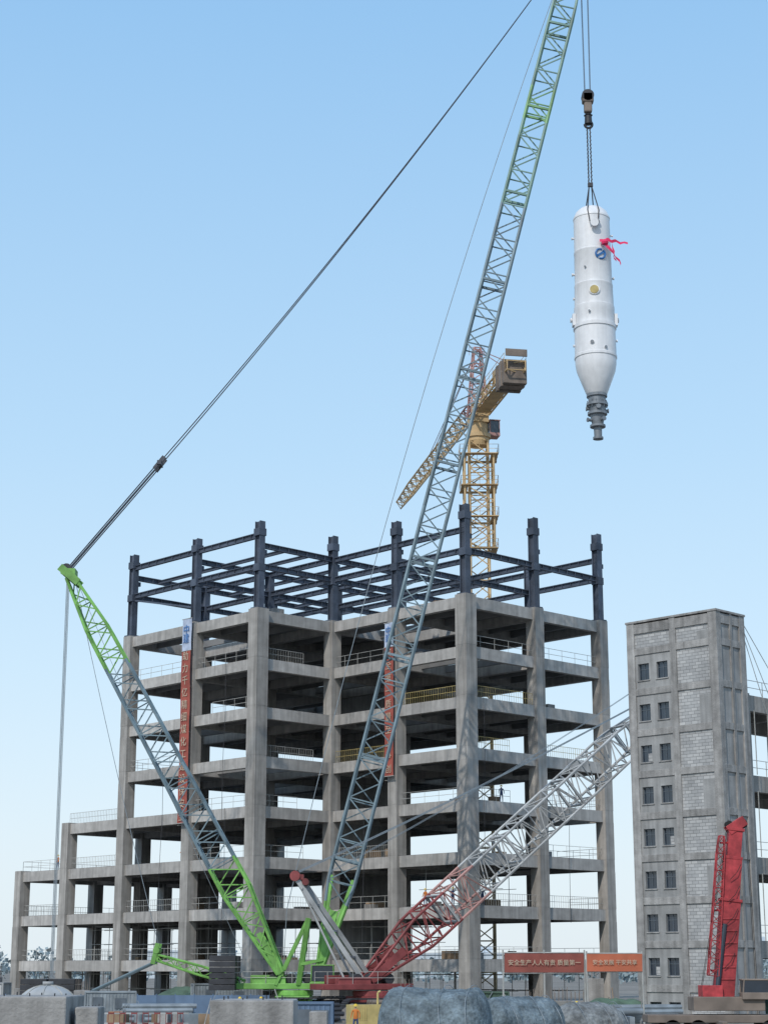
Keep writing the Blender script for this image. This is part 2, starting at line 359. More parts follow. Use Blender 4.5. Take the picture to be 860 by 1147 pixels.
# ------------------------------------------------------------------ people
def person(base,face,armup=False,name='construction_worker',vest='vest'):
    e=empty(name,base,face)
    vs=[(0,0,.95),(0,0,1.2),(0,0,1.42),(0,0,1.52),(0,.02,1.66),
        (.1,0,.9),(.12,.04,.5),(.13,-.02,.08),(.13,.16,.04),
        (-.1,0,.9),(-.12,-.04,.5),(-.13,-.1,.08),(-.13,.08,.04),
        (.2,0,1.42),(.27,.02,1.15),(.27,.18,.95),
        (-.2,0,1.42),(-.28,.05,1.68 if armup else 1.15),(-.3,.2,1.9 if armup else .92)]
    ed=[(0,1),(1,2),(2,3),(3,4),(0,5),(5,6),(6,7),(7,8),(0,9),(9,10),(10,11),(11,12),(2,13),(13,14),(14,15),(2,16),(16,17),(17,18)]
    rd=[.15,.15,.14,.06,.1,.1,.075,.05,.05,.1,.075,.05,.05,.07,.05,.04,.07,.05,.04]
    me=bpy.data.meshes.new('b'); me.from_pydata(vs,ed,[]); o=bpy.data.objects.new('t',me); S.collection.objects.link(o)
    o.modifiers.new('s','SKIN'); o.modifiers.new('u','SUBSURF').levels=1
    for k,r in enumerate(rd): me.skin_vertices[0].data[k].radius=(r,r*.8)
    me.skin_vertices[0].data[0].use_root=True
    dg=bpy.context.evaluated_depsgraph_get(); nm=bpy.data.meshes.new_from_object(o.evaluated_get(dg)); bpy.data.objects.remove(o)
    nm.materials.clear()
    for m in('cloth',vest,'skin'): nm.materials.append(M[m])
    for p in nm.polygons:
        z=p.center.z; x=abs(p.center.x); p.material_index=2 if (z>1.5 and x<.15) else (1 if z>.95 else 0); p.use_smooth=True
    bo=bpy.data.objects.new('body',nm); S.collection.objects.link(bo); bo.parent=e
    h=MB(); h.lathe((0,.02,1.70),[(.17,-.0),(.13,.01),(.125,.06),(.09,.12),(.001,.14)],12); h.obj('hardhat','hat',e,True)
def onfloor(u,vv,k): return O+A*u+B*vv+Z*(ZL[k]+.03)
person(onfloor(.9,7,1),2.4); person(onfloor(1.0,3.2,1),3.5,True,vest='cloth'); person(onfloor(3,1.0,1),3.,vest='cloth')
person(onfloor(-9.6,34,2),2.); person(onfloor(6,1.,3),3.1,vest='cloth'); person(onfloor(-9.7,58,2),2.2)
person((-11.5,148,0),1.,vest='vest'); person((-9.9,149,0),4.,vest='cloth'); person((13.3,128,0),2.5); person((-1.8,118,0),2.9); person((6.2,128,0),.5,vest='cloth')
# ------------------------------------------------------------------ crawler crane undercarriage
def crawler(e,c,rot,paint,L_=9,Wd=7,hasct=True,cab=True):
    R=Matrix.Rotation(rot,3,'Z'); X=R@V((1,0,0)); Y=R@V((0,1,0)); c=V(c)
    tr=MB();bd=MB();bk=MB()
    for s_ in(-1,1):
        o=c+Y*(s_*Wd/2)
        n=26; pts=[]
        for k in range(n):
            a=2*math.pi*k/n; ca,sa=math.cos(a),math.sin(a)
            pts.append((math.copysign(L_/2-.75,ca)+.75*ca, .78+.75*sa))
        for (x0,z0),(x1,z1) in zip(pts,pts[1:]+pts[:1]):
            p=o+X*x0+Z*z0;q=o+X*x1+Z*z1; m=max(1,int((q-p).length/.4))
            for t in range(m):
                a_=p.lerp(q,t/m); b_=p.lerp(q,(t+.86)/m); tr.bar(a_,b_,1.2,.12,up=(q-p).normalized().cross(Y))
        tr.box(o+Z*.8,(L_-1.6,.7,.9),X,Y,Z)
        for k in range(9): x=-L_/2+1.1+k*(L_-2.2)/8; tr.strut(o+X*x+Z*.4-Y*.5,o+X*x+Z*.4+Y*.5,.3,10)
    bd.box(c+Z*1.3,(3,Wd-1.2,.8),X,Y,Z); bd.lathe(c+Z*1.7,[(0.01,0),(1.7,0),(1.7,.45),(.01,.45)],24)
    bd.box(c+Z*2.5-X*1.,(8.5,3.0,.5),X,Y,Z); bd.box(c+Z*3.1-X*2.2+Y*.9,(3.5,1.,.7),X,Y,Z); bd.box(c+Z*3.0-X*2.2-Y*.9,(3.,.9,.6),X,Y,Z)
    if cab:
        cb=c+X*2.6-Y*2.4+Z*2.7; bd.box(cb,(2.2,1.3,.4),X,Y,Z); bd.box(cb+Z*1.6,(2.1,1.3,.1),X,Y,Z)
        for a in(-1,1):
            for b_ in(-.6,.6): bd.bar(cb+X*a+Y*b_+Z*.2,cb+X*(a*.95)+Y*b_+Z*1.6,.1,.1)
        gl=MB(); gl.box(cb+Z*.9,(1.95,1.14,1.3),X,Y,Z); gl.obj('cab_glass','glass',e)
    for k in range(3): bk.strut(c+X*(1.2-1.5*k)-Y*1.+Z*3.15,c+X*(1.2-1.5*k)+Y*.2+Z*3.15,.45,12)
    rl=MB()
    for s_ in(-1,1): railing(rl,c-X*4.8+Y*s_*1.45+Z*2.75,c+X*2.2+Y*s_*1.45+Z*2.75,1.0)
    rl.obj('deck_handrails','rail',e)
    if hasct:
        for s_ in(-1,1):
            for k in range(6): bk.box(c-X*6.2+Y*s_*2.+Z*(2.4+.5*k),(2.3,2.2-.05*(k%2),.46),X,Y,Z)
    tr.obj('crawler_tracks','dark',e); bd.obj('upperworks',paint,e,bevel=.05); bk.obj('counterweights_and_winches','dark',e,bevel=.03)
# ------------------------------------------------------------------ green crawler crane
gc=empty('crawler_crane')
crawler(gc,(-8,165,0),0.0,'green',10,8)
foot=V((-5.7,165,4.2)); head=V((20.2,165,106.5))
b1=MB();b2=MB();b3=MB();b4=MB()
def pk(t): return b2 if t<.055 or t>.985 else (b4 if (.80<t<.84 or .955<t<.985) else (b3 if t>.72 else b1))
lattice(pk,foot,head,(0,1,0),[(0,2.6,.5),(.075,2.6,2.45),(.94,2.4,2.3),(1,1.6,1.2)],56,.145,.08)
ax=(head-foot).normalized(); pz=ax.cross(V((0,1,0)))
for t in [k/11 for k in range(1,11)]:
    c=foot.lerp(head,t); bb=pk(t)
    for s_ in(-1,1):
        bb.bar(c+V((0,s_*1.2,0))-pz*1.2,c+V((0,s_*1.2,0))+pz*1.2,.24,.22,ax); bb.bar(c+pz*s_*1.15-V((0,1.2,0)),c+pz*s_*1.15+V((0,1.2,0)),.22,.2,ax)
for s_ in(-1,1):
    R0=V((-6.1,165+s_*1.3,2.8))
    b2.bar(R0,foot+ax*5+V((0,s_*1.28,0)),.14,.7,pz)
    b2.bar(R0,foot+ax*8+V((0,s_*1.28,0))+pz*1.,.14,.3,pz); b2.bar(R0,foot+ax*8+V((0,s_*1.28,0))-pz*1.,.14,.3,pz)
b2.strut(V((-6,163.4,3)),V((-6,166.6,3)),.3,10)
for s_ in(-1,1):
    b2.bar((-7.6,165+s_*1.5,2.6),(-6.8,165+s_*1.2,8.4),.3,.35); b2.bar((-9.6,165+s_*1.5,2.6),(-6.9,165+s_*1.2,8.2),.2,.25); b2.bar((-7.4,165+s_*1.5,4.4),(-5.4,165+s_*1.4,4.8),.2,.25)
for s_ in(-1,1): b2.bar(head+V((-1.0,s_*.6,-.6)),head+V((1.6,s_*.6,.4)),.12,1.)
hs=MB()
for k in range(5):
    hs.strut(head+V((.75,-.6+.3*k,-.2)),head+V((.75,-.45+.3*k,-.2)),.55,16); hs.strut(head+V((-.7,-.6+.3*k,.6)),head+V((-.7,-.45+.3*k,.6)),.45,16)
hs.obj('boom_head_sheaves','dark',gc)
mf=V((-9.2,165,3.6)); mt=V((-29.6,165,39.8))
def pm(t): return b2 if t<.26 or t>.78 else b1
lattice(pm,mf,mt,(0,1,0),[(0,3.2,.5),(.2,3.2,2.5),(.86,2.4,2.0),(1,1.2,.7)],30,.14,.075)
am=(mt-mf).normalized()
for s_ in(-1,1): b2.bar(mf+V((0,s_*1.55,0)),mf+am*4.0+V((0,s_*1.5,0)),.16,.45,am.cross(V((0,1,0))))
b2.box(mt+V((.1,0,.3)),(.9,1.6,.9)); 
for s_ in(-1,1): b2.bar(mt+V((-.9,s_*.8,.9)),mt+V((.9,s_*.8,-.6)),.12,.7)
hs=MB()
for k in range(4): hs.strut(mt+V((-.3,-.7+.4*k,.7)),mt+V((-.3,-.5+.4*k,.7)),.55,14)
hs.obj('mast_sheaves','dark',gc)
lattice(lambda t:b2,(-20.4,165,5.0),(-12.5,165,2.7),(0,1,0),[(0,1.6,.5),(.5,1.6,.8),(1,1.6,.6)],9,.10,.05)
b2.bar((-20.2,164.2,6.2),(-20.6,164.2,4.4),.3,.4); b2.bar((-20.2,165.8,6.2),(-20.6,165.8,4.4),.3,.4); b2.strut((-20.3,164,5.6),(-20.3,166,5.6),.3,8); 
for s_ in(-1,1): b1.strut((-20.4,165+s_*.7,4.6),(-27,165+s_*.7,1.6),.12,6)
b1.obj('boom_lattice','gboom',gc); b2.obj('green_members','green',gc); b3.obj('upper_boom_lattice','gboom2',gc); b4.obj('green_boom_sections','gboom3',gc)
cw=MB(); cw.box((-29.7,165,.9),(5.2,4.2,.5))
for k in range(4):
    for s_ in(-1,1): cw.box((-29.7+s_*1.25,165,1.4+.5*k),(2.3,3.8-.06*(k%2),.46))
cw.obj('superlift_ballast','dark',gc,bevel=.03)
cb=MB();cl=MB()
lk=mt.lerp(head,.163)+V((0,0,.3))
for s_ in(-.45,.45):
    o=V((0,s_,0))
    cb.path(sag(lk+o,head+V((-.7+s_*.5,s_*.5,.6+s_)),1.3,24),.055,5)
    for d in(-.2,.2): cb.path([mt+V((0,s_+d,1.+d)),lk+V((0,s_+d*.6,d))],.06,5)
    cb.bar(lk+o-V((.45,0,.6)),lk+o+V((.45,0,.6)),.25,.4)
    for d in(-.25,.25): cl.path([mt+V((-.2,s_+d,.2)),V((-29.7,165+s_+d,3.2))],.035,4)
cb.bar(lk-V((.0,.7,0)),lk+V((0,.7,0)),.4,.4)
cl.path(sag(mt+V((.4,0,.1)),V((-20.2,165,6)),.8),.035)
cl.path(sag(mt+V((.4,.6,.1)),V((-12,165,4.)),.5),.025)
cl.path([head+V((-1.2,0,0))]+[head.lerp(V((-9,165,4)),t/20)+V((-.9-4*1.7*(t/20)*(1-t/20),0,0)) for t in range(1,20)]+[V((-9,165,4))],.045)
hk=20.62
for dx in(-.34,.34):
    for dy in(-.3,.3): cb.strut((hk+dx,165+dy,106.2),(hk+dx*.8,165+dy,90.1),.035,4)
cb.obj('pendant_ropes','cable',gc); cl.obj('hoist_ropes','cablel',gc)
hb=MB(); hb.box((hk,165,89.5),(1.15,.9,1.1)); hb.box((hk,165,88.5),(.8,.7,1.2)); hb.obj('hook_block_cheeks','brown',gc,bevel=.15)
hb=MB()
for k in range(4): hb.strut((hk,164.55+.27*k,89.7),(hk,164.65+.27*k,89.7),.62,18)
hb.lathe((hk,165,86.6),[(.01,0),(.4,.05),(.35,.9),(.45,1.0),(.01,1.3)],12)
pts=[V((hk+.38*math.cos(a),165,86.6+.38*math.sin(a))) for a in [math.radians(x) for x in range(90,-200,-25)]]; hb.path(pts,.13,8)
hb.obj('hook_block','dark',gc)
sg=MB()
for dx in(-.16,.16):
    for k in range(30):
        z0=86.4-k*(6.4/30); sg.strut((hk+dx+(.03 if k%2 else -.03),165,z0),(hk+dx*.8+(-.03 if k%2 else .03),165,z0-.23),.075 if k%2 else .06,6)
sg.box((hk,165,80.0),(.5,.3,.4))
for s_ in(-1,1): 
    sg.strut((hk+s_*.12,165,79.9),(hk+s_*.55,163.3,76.6),.06,5); sg.strut((hk+s_*.55,163.3,76.6),(hk+s_*.38,162.95,75.0),.06,5)
    sg.strut((hk+s_*.12,165,79.9),(hk+s_*.55,166.9,76.6),.06,5)
sg.obj('lifting_slings','dark',gc)
# ------------------------------------------------------------------ vessel
ve=empty('gasifier_pressure_vessel'); vb=MB(); c=V((hk,165,0))
prof=[(.01,77.6),(.6,77.55),(1.15,77.3),(1.55,76.9),(1.77,76.4),(1.82,76.3),(1.82,76.15),(1.78,76.1),(1.80,72.7),(1.84,72.65),(1.84,72.5),(1.81,72.45),(1.84,69.2),(1.89,69.15),(1.89,69.0),(1.87,68.95),(1.93,66.9),(1.98,66.85),(1.98,66.2),(1.95,66.1),(1.97,65.0),(2.09,64.95),(2.09,64.6),(2.0,64.55),(2.02,61.9),(2.07,61.85),(2.07,61.6),(2.0,61.55),(1.99,61.0),(1.87,60.3),(1.05,58.1),(.92,57.9)]
vb.lathe(c,prof,64)
def nozzle(ang,z,r,l,R_=1.85,mbx=None):
    mbx=mbx or vb; d=V((math.cos(math.radians(ang)),math.sin(math.radians(ang)),0)); p=c+d*(R_-.1)+Z*z
    mbx.strut(p,p+d*l,r,14); mbx.strut(p+d*l,p+d*(l+.1),r*1.4,14)
for a,z,r,l in((-80,75.2,.2,.2),(-95,68.1,.38,.15),(180,74.2,.1,.2),(178,70.4,.12,.25),(182,67.8,.1,.2),(180,65.6,.18,.4),(0,65.6,.18,.4),(0,74.5,.08,.2),(2,70.,.1,.22),(-5,63.4,.1,.2),(183,62.9,.1,.2),(-105,62.7,.16,.12),(-68,62.2,.12,.12),(-120,70.6,.08,.12),(-110,65.9,.09,.12)):
    nozzle(a,z,r,l,R_=1.85 if z>66 else (1.97 if z>60 else 1.5))
for a in(-90,90):
    d=V((math.cos(math.radians(a)),math.sin(math.radians(a)),0)); vb.strut(c+d*1.7+Z*75.,c+d*2.3+Z*75.,.26,14); vb.strut(c+d*2.25+Z*75.,c+d*2.36+Z*75.,.42,14)
for s_ in(-1,1):
    vb.box(c+V((s_*2.05,-.2,65.5)),(.3,.8,1.2))
so_=vb.obj('shell','white',ve,smooth=False)
for p in so_.data.polygons: p.use_smooth=len(p.vertices)==4
try: so_.data.set_sharp_from_angle(angle=math.radians(35))
except Exception as ex: print(ex)
nn=MB(); nn.lathe(c,[(1.0,57.95),(1.0,57.7),(.85,57.65),(.85,57.1),(1.05,57.05),(1.05,56.8),(.8,56.75),(.75,56.2),(.95,56.15),(.95,55.9),(.7,55.85),(.55,54.9),(.75,54.85),(.75,54.65),(.4,54.6),(.38,53.7),(.5,53.65),(.5,53.45),(.01,53.4)],28)
for a,z in((180,56.5),(0,56.3),(-90,56.5),(-60,55.3),(200,55.3)): nozzle(a,z,.16,.35,.75,nn)
for k in range(14):
    a=2*math.pi*k/14; nn.strut(c+V((.93*math.cos(a),.93*math.sin(a),56.6)),c+V((.93*math.cos(a),.93*math.sin(a),57.3)),.05,5)
nn.obj('bottom_nozzle_assembly','nozzle',ve)
dk=MB()
for a,z,r,R_ in((-80,75.2,.2,2.06),(-105,62.7,.17,2.1),(-68,62.2,.14,2.1),(-110,65.9,.1,2.12),(-120,70.6,.08,1.98)):
    d=V((math.cos(math.radians(a)),math.sin(math.radians(a)),0)); p=c+d*R_+Z*z; dk.strut(p-d*.1,p+d*.05,r,14)
dk.obj('nozzle_covers','nozzle',ve)
lg=MB(); d=V((math.cos(math.radians(-72)),math.sin(math.radians(-72)),0)); lx=Z.cross(d)
for k in range(20):
    a0=2*math.pi*k/20; a1=2*math.pi*(k+1)/20
    if k in(3,13): continue
    P=c+d*1.84+Z*71.9
    lg.strut(P+lx*.5*math.cos(a0)+Z*.5*math.sin(a0),P+lx*.5*math.cos(a1)+Z*.5*math.sin(a1),.1,5)
lg.bar(c+d*1.84+Z*71.9-lx*.3-Z*.2,c+d*1.84+Z*71.9+lx*.3+Z*.2,.1,.2)
lg.obj('logo_emblem','blue',ve)
mh=MB(); d=V((math.cos(math.radians(-95)),math.sin(math.radians(-95)),0)); mh.strut(c+d*2.0+Z*68.1,c+d*2.06+Z*68.1,.42,20); mh.obj('manway_cover','raily',ve)
rb=MB()
def ribbon(p0,dirs,wd=.22):
    p=V(p0)
    o=len(rb.v); pts=[p.copy()]
    for dd in dirs: p=p+V(dd); pts.append(p.copy())
    for i,q in enumerate(pts):
        s_=V((.3*math.sin(i*1.3),.3*math.cos(i),1)).normalized()*wd*(1-.4*i/len(pts)); rb.v+= [q-s_,q+s_]
    for i in range(len(pts)-1): a=o+2*i; rb.f.append((a,a+1,a+3,a+2))
ribbon((hk+.5,163.0,73.2),[(.35,-.15,-.1),(.4,0,.15),(.4,.1,-.2),(.4,0,.1),(.45,.1,-.25),(.4,0,.1),(.35,0,-.1)],.18)
ribbon((hk+.8,163.0,73.1),[(.35,-.1,-.5),(.3,0,-.3),(.35,.1,-.4),(.2,0,-.5),(.4,.1,-.3),(.1,0,-.4)],.2)
ribbon((hk+1.7,163.2,73.),[(.05,0,-.5),(.2,0,-.5),(-.1,.1,-.5),(.25,0,-.3)],.16)
rb.lathe((hk+1.0,163.0,73.0),[(.01,-.35),(.3,-.2),(.36,0),(.25,.25),(.01,.35)],10)
rb.obj('red_silk_ribbons','ribbon',ve)
# ------------------------------------------------------------------ red/white crawler crane
rc=empty('crawler_crane'); crawler(rc,(-1.0,160,0),.42,'redd',8,6,False,False)
r1=MB();r2=MB();r3=MB()
f=V((-1.6,160,3.0)); tip=V((26.8,172,28.6)); sd_=(tip-f).cross(Z).normalized()
lattice(lambda t: r1 if t<.24 else (r3 if t<.34 else r2),f,tip,sd_,[(0,2.4,.5),(.16,3.0,2.9),(.85,3.0,2.9),(1,1.6,1.2)],32,.14,.08)
for s_ in(-1,1): r1.bar(f+sd_*s_*1.3,f+(tip-f)*.1+sd_*s_*1.4,.16,.7)
for t in(.24,.45,.66,.87):
    c0=f.lerp(tip,t); a_=(tip-f).normalized(); u_=a_.cross(sd_)
    for s_ in(-1,1): r2.bar(c0+sd_*s_*1.5-u_*1.45,c0+sd_*s_*1.5+u_*1.45,.22,.22,a_); r2.bar(c0+u_*s_*1.42-sd_*1.5,c0+u_*s_*1.42+sd_*1.5,.2,.2,a_)
mtp=V((-7.4,158.5,11.6))
for s_ in(-1,1):
    o=V((.3,1,0)).normalized()*s_
    r2.bar(V((-1.3,160.3,2.8))+o*1.3,mtp+o*.7,.35,.4); r2.bar(V((-3.,160,3.))+o*1.2,mtp+o*.6+V((.5,0,-1.)),.16,.16)
for t in(.25,.5,.75,.9):
    c0=V((-1.3,160.3,2.8)).lerp(mtp,t); r2.bar(c0-V((.3,1,0))*1.,c0+V((.3,1,0))*1.,.15,.15)
r1.box(mtp+V((-.1,0,.1)),(1.1,1.7,.45)); r1.strut(mtp+V((-.3,-1,.2)),mtp+V((-.3,1,.2)),.45,12); r1.strut(mtp+V((.6,-.9,-.3)),mtp+V((.6,.9,-.3)),.3,12)
r1.obj('red_boom_base','redd',rc); r2.obj('white_boom_lattice','wboom',rc); r3.obj('faded_boom_section','pink',rc)
cc=MB()
for s_ in(-.8,.8):
    cc.path(sag(mtp+V((0,s_,.6)),tip+V((0,s_*.8,1.4)),.4,12),.055); 
    cc.path(sag(V((-4.8,159.5+s_,12.2)),tip+V((-3,-1+s_*.8,1.2)),.5,12),.03)
cc.obj('boom_pendants','cablel',rc)
# ------------------------------------------------------------------ tower crane
tw=empty('tower_crane'); T=V((11.8,215,0)); t1=MB();t2=MB();t3=MB()
lattice(lambda t:t1,T,T+Z*68,(1,0,0),[(0,2.3,2.3),(1,2.3,2.3)],38,.15,.09)
lattice(lambda t:t1,T+Z*54,T+Z*66,(1,0,0),[(0,3.6,3.6),(1,3.6,3.6)],6,.13,.08)
for z,wd in((54,4.4),(58,4.6),(62,4.6),(66,4.8)):
    for s_ in(-1,1): t1.box(T+V((0,s_*wd*.4,z)),(wd,wd*.18,.1)); t1.box(T+V((s_*wd*.4,0,z+.01)),(wd*.18,wd*.6,.1))
    cs=[T+V((a*wd/2,b_*wd/2,z)) for a,b_ in((-1,-1),(1,-1),(1,1),(-1,1))]
    for k in range(4): railing(t1,cs[k],cs[(k+1)%4],1.1)
t1.lathe(T,[(.01,67.4),(1.2,67.5),(1.4,68.1),(1.4,68.5),(1.6,68.5),(1.6,69.0),(1.2,69.1),(1.2,70.4),(.01,70.5)],20)
J=V((-.185,.983,0)); K=V((.983,.185,0))
t1.box(T+Z*71,(2.2,2.6,1.2),K,J,Z)
cc_=T+K*2.1+J*.4+Z*69.9
t3.box(cc_-Z*.8,(1.3,1.7,.4),K,J,Z); t3.box(cc_+Z*1.05,(1.4,1.8,.12),K,J,Z)
for a in(-.6,.6):
    for b_ in(-.78,.78): t3.strut(cc_+K*a+J*b_-Z*.7,cc_+K*a+J*b_+Z*1.05,.07,4)
gg=MB(); gg.box(cc_+Z*.2,(1.15,1.5,1.55),K,J,Z); gg.obj('operator_cab_glass','glass',tw)
lattice(lambda t:t3 ,T+Z*71.5,T+Z*80.5,K,[(0,2.2,2.2),(.7,1.3,1.3),(1,.8,.8)],8,.12,.08)
railing(t3,T+Z*79.5-K*1,T+Z*79.5+K*1,1.1)
lattice(lambda t:t1 if t>.1 else t3,T+J*1.5+Z*72.6,T+J*50+Z*72.6,K,[(0,1.6,1.9),(.8,1.6,1.7),(1,1.3,1.0)],34,.12,.07,tri=True)
lattice(lambda t:t1,T-J*1.5+Z*71.8,T-J*19+Z*71.8,K,[(0,2.2,1.1),(1,2.2,1.1)],12,.13,.08)
t1.box(T-J*10+Z*71.2,(1.7,15,.08),K,J,Z)
for s_ in(-1,1): railing(t1,T-J*2+K*s_*1.3+Z*72.3,T-J*18.5+K*s_*1.3+Z*72.3,1.1)
t1.box(T-J*12+Z*72.9,(1.6,2.4,1.4),K,J,Z)
for k in range(4): t2.box(T-J*(15.2+k*.9)+K*(.05*(k%2))+Z*(71.3),(2.9-.1*(k%2),.72,3.1-.2*(k%2)),K,J,Z)
t2.box(T-J*19.1+Z*73.3,(2.6,.15,.9),K,J,Z)
for s_ in(-1,1):
    t3.strut(T+Z*80.4,T+J*32+Z*73.6+K*s_*.2,.05); t3.strut(T+Z*80.4,T-J*17+K*s_*1.1+Z*72.3,.06)
t1.obj('mast_and_jib','yellow',tw); t2.obj('counterweights','brown',tw,bevel=.05); t3.obj('cathead','pink',tw)
# ------------------------------------------------------------------ block infill stair tower building (right)
rbd=empty('stair_tower_building',(26.4,140,0),math.radians(135))
fr=MB();bl=MB();gl=MB();wf=MB();pl=MB()
W=8.8;Dp=3.9;H=31.7
def lb(mb,x0,x1,y0,y1,z0,z1): mb.box(((x0+x1)/2,(y0+y1)/2,(z0+z1)/2),(x1-x0,y1-y0,z1-z0))
for x0,x1 in((-.05,.75),(3.95,4.55),(8.1,8.85)): lb(fr,x0,x1,-.6,.06,0,H)
for x0,x1 in((-.05,.75),(8.1,8.85)): lb(fr,x0,x1,-Dp-.05,-Dp+.7,0,H)
lb(fr,-.05,.7,-2.15,-1.85,0,H)
levels=[4.15+3.35*k for k in range(-1,8)]
bz=[l+1.7 for l in levels]
for z in bz+[H-.35]:
    z0,z1=z-.28,z+.28
    if z==H-.35: z0,z1=H-.9,H-.1
    lb(fr,.74,3.96,-.5,.03,z0,z1); lb(fr,4.54,8.11,-.5,.03,z0,z1)
    lb(fr,-.02,.5,-Dp+.69,-.59,z0,z1); lb(fr,.74,8.11,-Dp,-Dp+.4,z0,z1)
lb(fr,-.12,8.92,-Dp-.12,.12,H,H+.18)
ed_=[0]+[z+.28 for z in bz]
tops=[z-.28 for z in bz]+[H-.9]
for n_,(z0,z1) in enumerate(zip(ed_,tops)):
    lb(bl,.75,3.95,-.35,-.08,z0,z1)
    if n_%2==1: lb(pl,.75,1.9,-.08,-.03,z0+.0,z1-.5)
    wc=levels[n_] if n_<len(levels) else None
    if wc is None:
        lb(bl,4.55,8.1,-.35,-.08,z0,z1)
    else:
        zs,ze=wc-.68,wc+.68
        if zs<z0: zs=z0+.05
        lb(pl,4.55,8.1,-.35,-.06,z0,zs); lb(pl,4.55,8.1,-.35,-.06,ze,z1)
        for a,b_ in((4.55,4.9),(6.0,6.75),(7.85,8.1)): lb(pl,a,b_,-.35,-.06,zs,ze)
        for wi,(a,b_) in enumerate(((4.9,6.0),(6.75,7.85))):
            lb(gl,a+.05,b_-.05,-.32,-.29,zs+.05,ze-.05)
            for q in((a,a+.05),((a+b_)/2-.02,(a+b_)/2+.02),(b_-.05,b_)): lb(wf,q[0],q[1],-.33,-.25,zs,ze)
            lb(wf,a+.05,b_-.05,-.33,-.255,zs,zs+.05); lb(wf,a+.05,b_-.05,-.33,-.255,ze-.05,ze); lb(wf,a+.05,b_-.05,-.33,-.255,wc+.2,wc+.24)
            lb(fr,a-.08,b_+.08,-.3,.02,zs-.1,zs-.005)
            if (n_*2+wi)%5==3: lb(bl,a+.06,(a+b_)/2-.03,-.288,-.27,zs+.06,zs+.7)
    lb(pl,.1,.35,-1.86,-.59,z0,z1); lb(pl,.1,.35,-Dp+.69,-2.14,z0,z1)
    lb(bl,8.3,8.6,-Dp+.69,-.59,z0,z1); lb(bl,.75,8.1,-Dp+.05,-Dp+.3,z0,z1)
fr.obj('concrete_frame','conc2',rbd,bevel=.02); bl.obj('block_infill','block',rbd); pl.obj('plaster_panels','plaster',rbd); gl.obj('window_glass','glass',rbd); wf.obj('window_frames','frame',rbd)
af=MB();ar=MB();asb=MB()
ys=[-Dp-.9,-Dp-9,-Dp-18,-Dp-27]; xs_=[1.2,9.2]
lv=[6.1,12.6,19.1,25.6]
for y in ys:
    for x in xs_: lb(af,x-.5,x+.5,y-.5,y+.5,0,lv[-1]+.1)
for z in lv:
    for x in xs_:
        for y0,y1 in zip(ys,ys[1:]): lb(af,x-.3,x+.3,y1+.49,y0-.49,z-1.3,z)
    for y in ys: lb(af,xs_[0]+.49,xs_[1]-.49,y-.3,y+.3,z-1.2,z-.02)
    lb(asb,xs_[0],xs_[1],ys[-1],ys[0],z-.16,z+.04)
    for y0,y1 in zip(ys,ys[1:]): railing(ar,(xs_[0]-.2,y0-.5,z+.04),(xs_[0]-.2,y1+.5,z+.04),1.2)
for z0 in lv[:-1]:
    for k in range(4): ar.strut((.4,-Dp-1.5-k*1.9,z0),(.4,-Dp-1.5-k*1.9,z0+5.2),.04,4)
for k in range(3): ar.strut((.3,-Dp-.1,31.5-.4*k),(.3,-Dp-12,20-7*k),.03,4)
af.obj('adjoining_frame','conc',rbd); asb.obj('adjoining_slabs','slab',rbd); ar.obj('adjoining_railings','rail',rbd)
# ------------------------------------------------------------------ red truck crane
tc_=empty('mobile_truck_crane'); k1=MB();k2=MB();k3=MB();k4=MB()
p0=V((20.15,110,2.4)); p1=V((21.35,110,12.4)); dx_=(p1-p0).normalized()
k1.bar(p0-dx_*.5,p0.lerp(p1,.55),.95,1.15,V((1,0,0))); k1.bar(p0.lerp(p1,.3),p0.lerp(p1,.8),.85,.98,V((1,0,0))); k1.bar(p0.lerp(p1,.7),p1,.72,.82,V((1,0,0)))
for t in(.55,.8,.97): k1.bar(p0.lerp(p1,t),p0.lerp(p1,t+.018),1.08-.2*(t>.7),1.3-.28*(t>.7),V((1,0,0)))
for s_ in(-1,1): k1.bar(p1+V((-.5,s_*.36,-.3)),p1+V((.55,s_*.36,.35)),.08,.6)
for k in range(6): c0=p0.lerp(p1,.1+.07*k); k1.bar(c0-V((.52,.5,0)),c0+V((.52,-.5,0)),.05,.1)
for k in range(3): k2.strut(p1+V((.4,-.3+.25*k,.15)),p1+V((.4,-.18+.25*k,.15)),.3,14); k2.strut(p1+V((-.4,-.3+.25*k,.1)),p1+V((-.4,-.18+.25*k,.1)),.22,14)
k4.strut((19.6,109.5,1.9),p0.lerp(p1,.42)+V((-.3,-.45,0)),.16,10); k4.strut((19.6,110.5,1.9),p0.lerp(p1,.42)+V((-.3,.45,0)),.16,10)
lattice(lambda t:k1,p0+V((-.75,-.3,0))+dx_*1.2,p1+V((-.85,-.3,0))-dx_*.6,(0,1,0),[(0,.6,.6),(.9,.45,.45),(1,.3,.3)],16,.05,.03)
for t in(.15,.5,.9): c0=p0.lerp(p1,t); k1.bar(c0,c0+V((-.9,-.2,0)),.12,.12)
for dy in(-.2,.2): k2.strut(p1+V((.65,dy,.2)),(22.2,110+dy,1.),.02,4); k2.strut(p1+V((-.4,dy,.4)),(18.9,110+dy,3.),.02,4)
for k in range(5): c0=p0.lerp(p1,.25+.13*k)+V((0,-.6,0)); k2.path([c0+V((.4,0,0)),c0+V((.1,-.1,-.5)),c0+V((-.3,0,-.9))],.025,4)
k3.box((20.3,110,2.0),(4.2,2.2,.8)); k3.box((21.9,109.2,2.45),(1.7,1.05,.4)); k3.box((21.9,109.2,3.38),(1.7,1.05,.1)); k1.box((19.4,110,2.7),(1.2,1.6,.7))
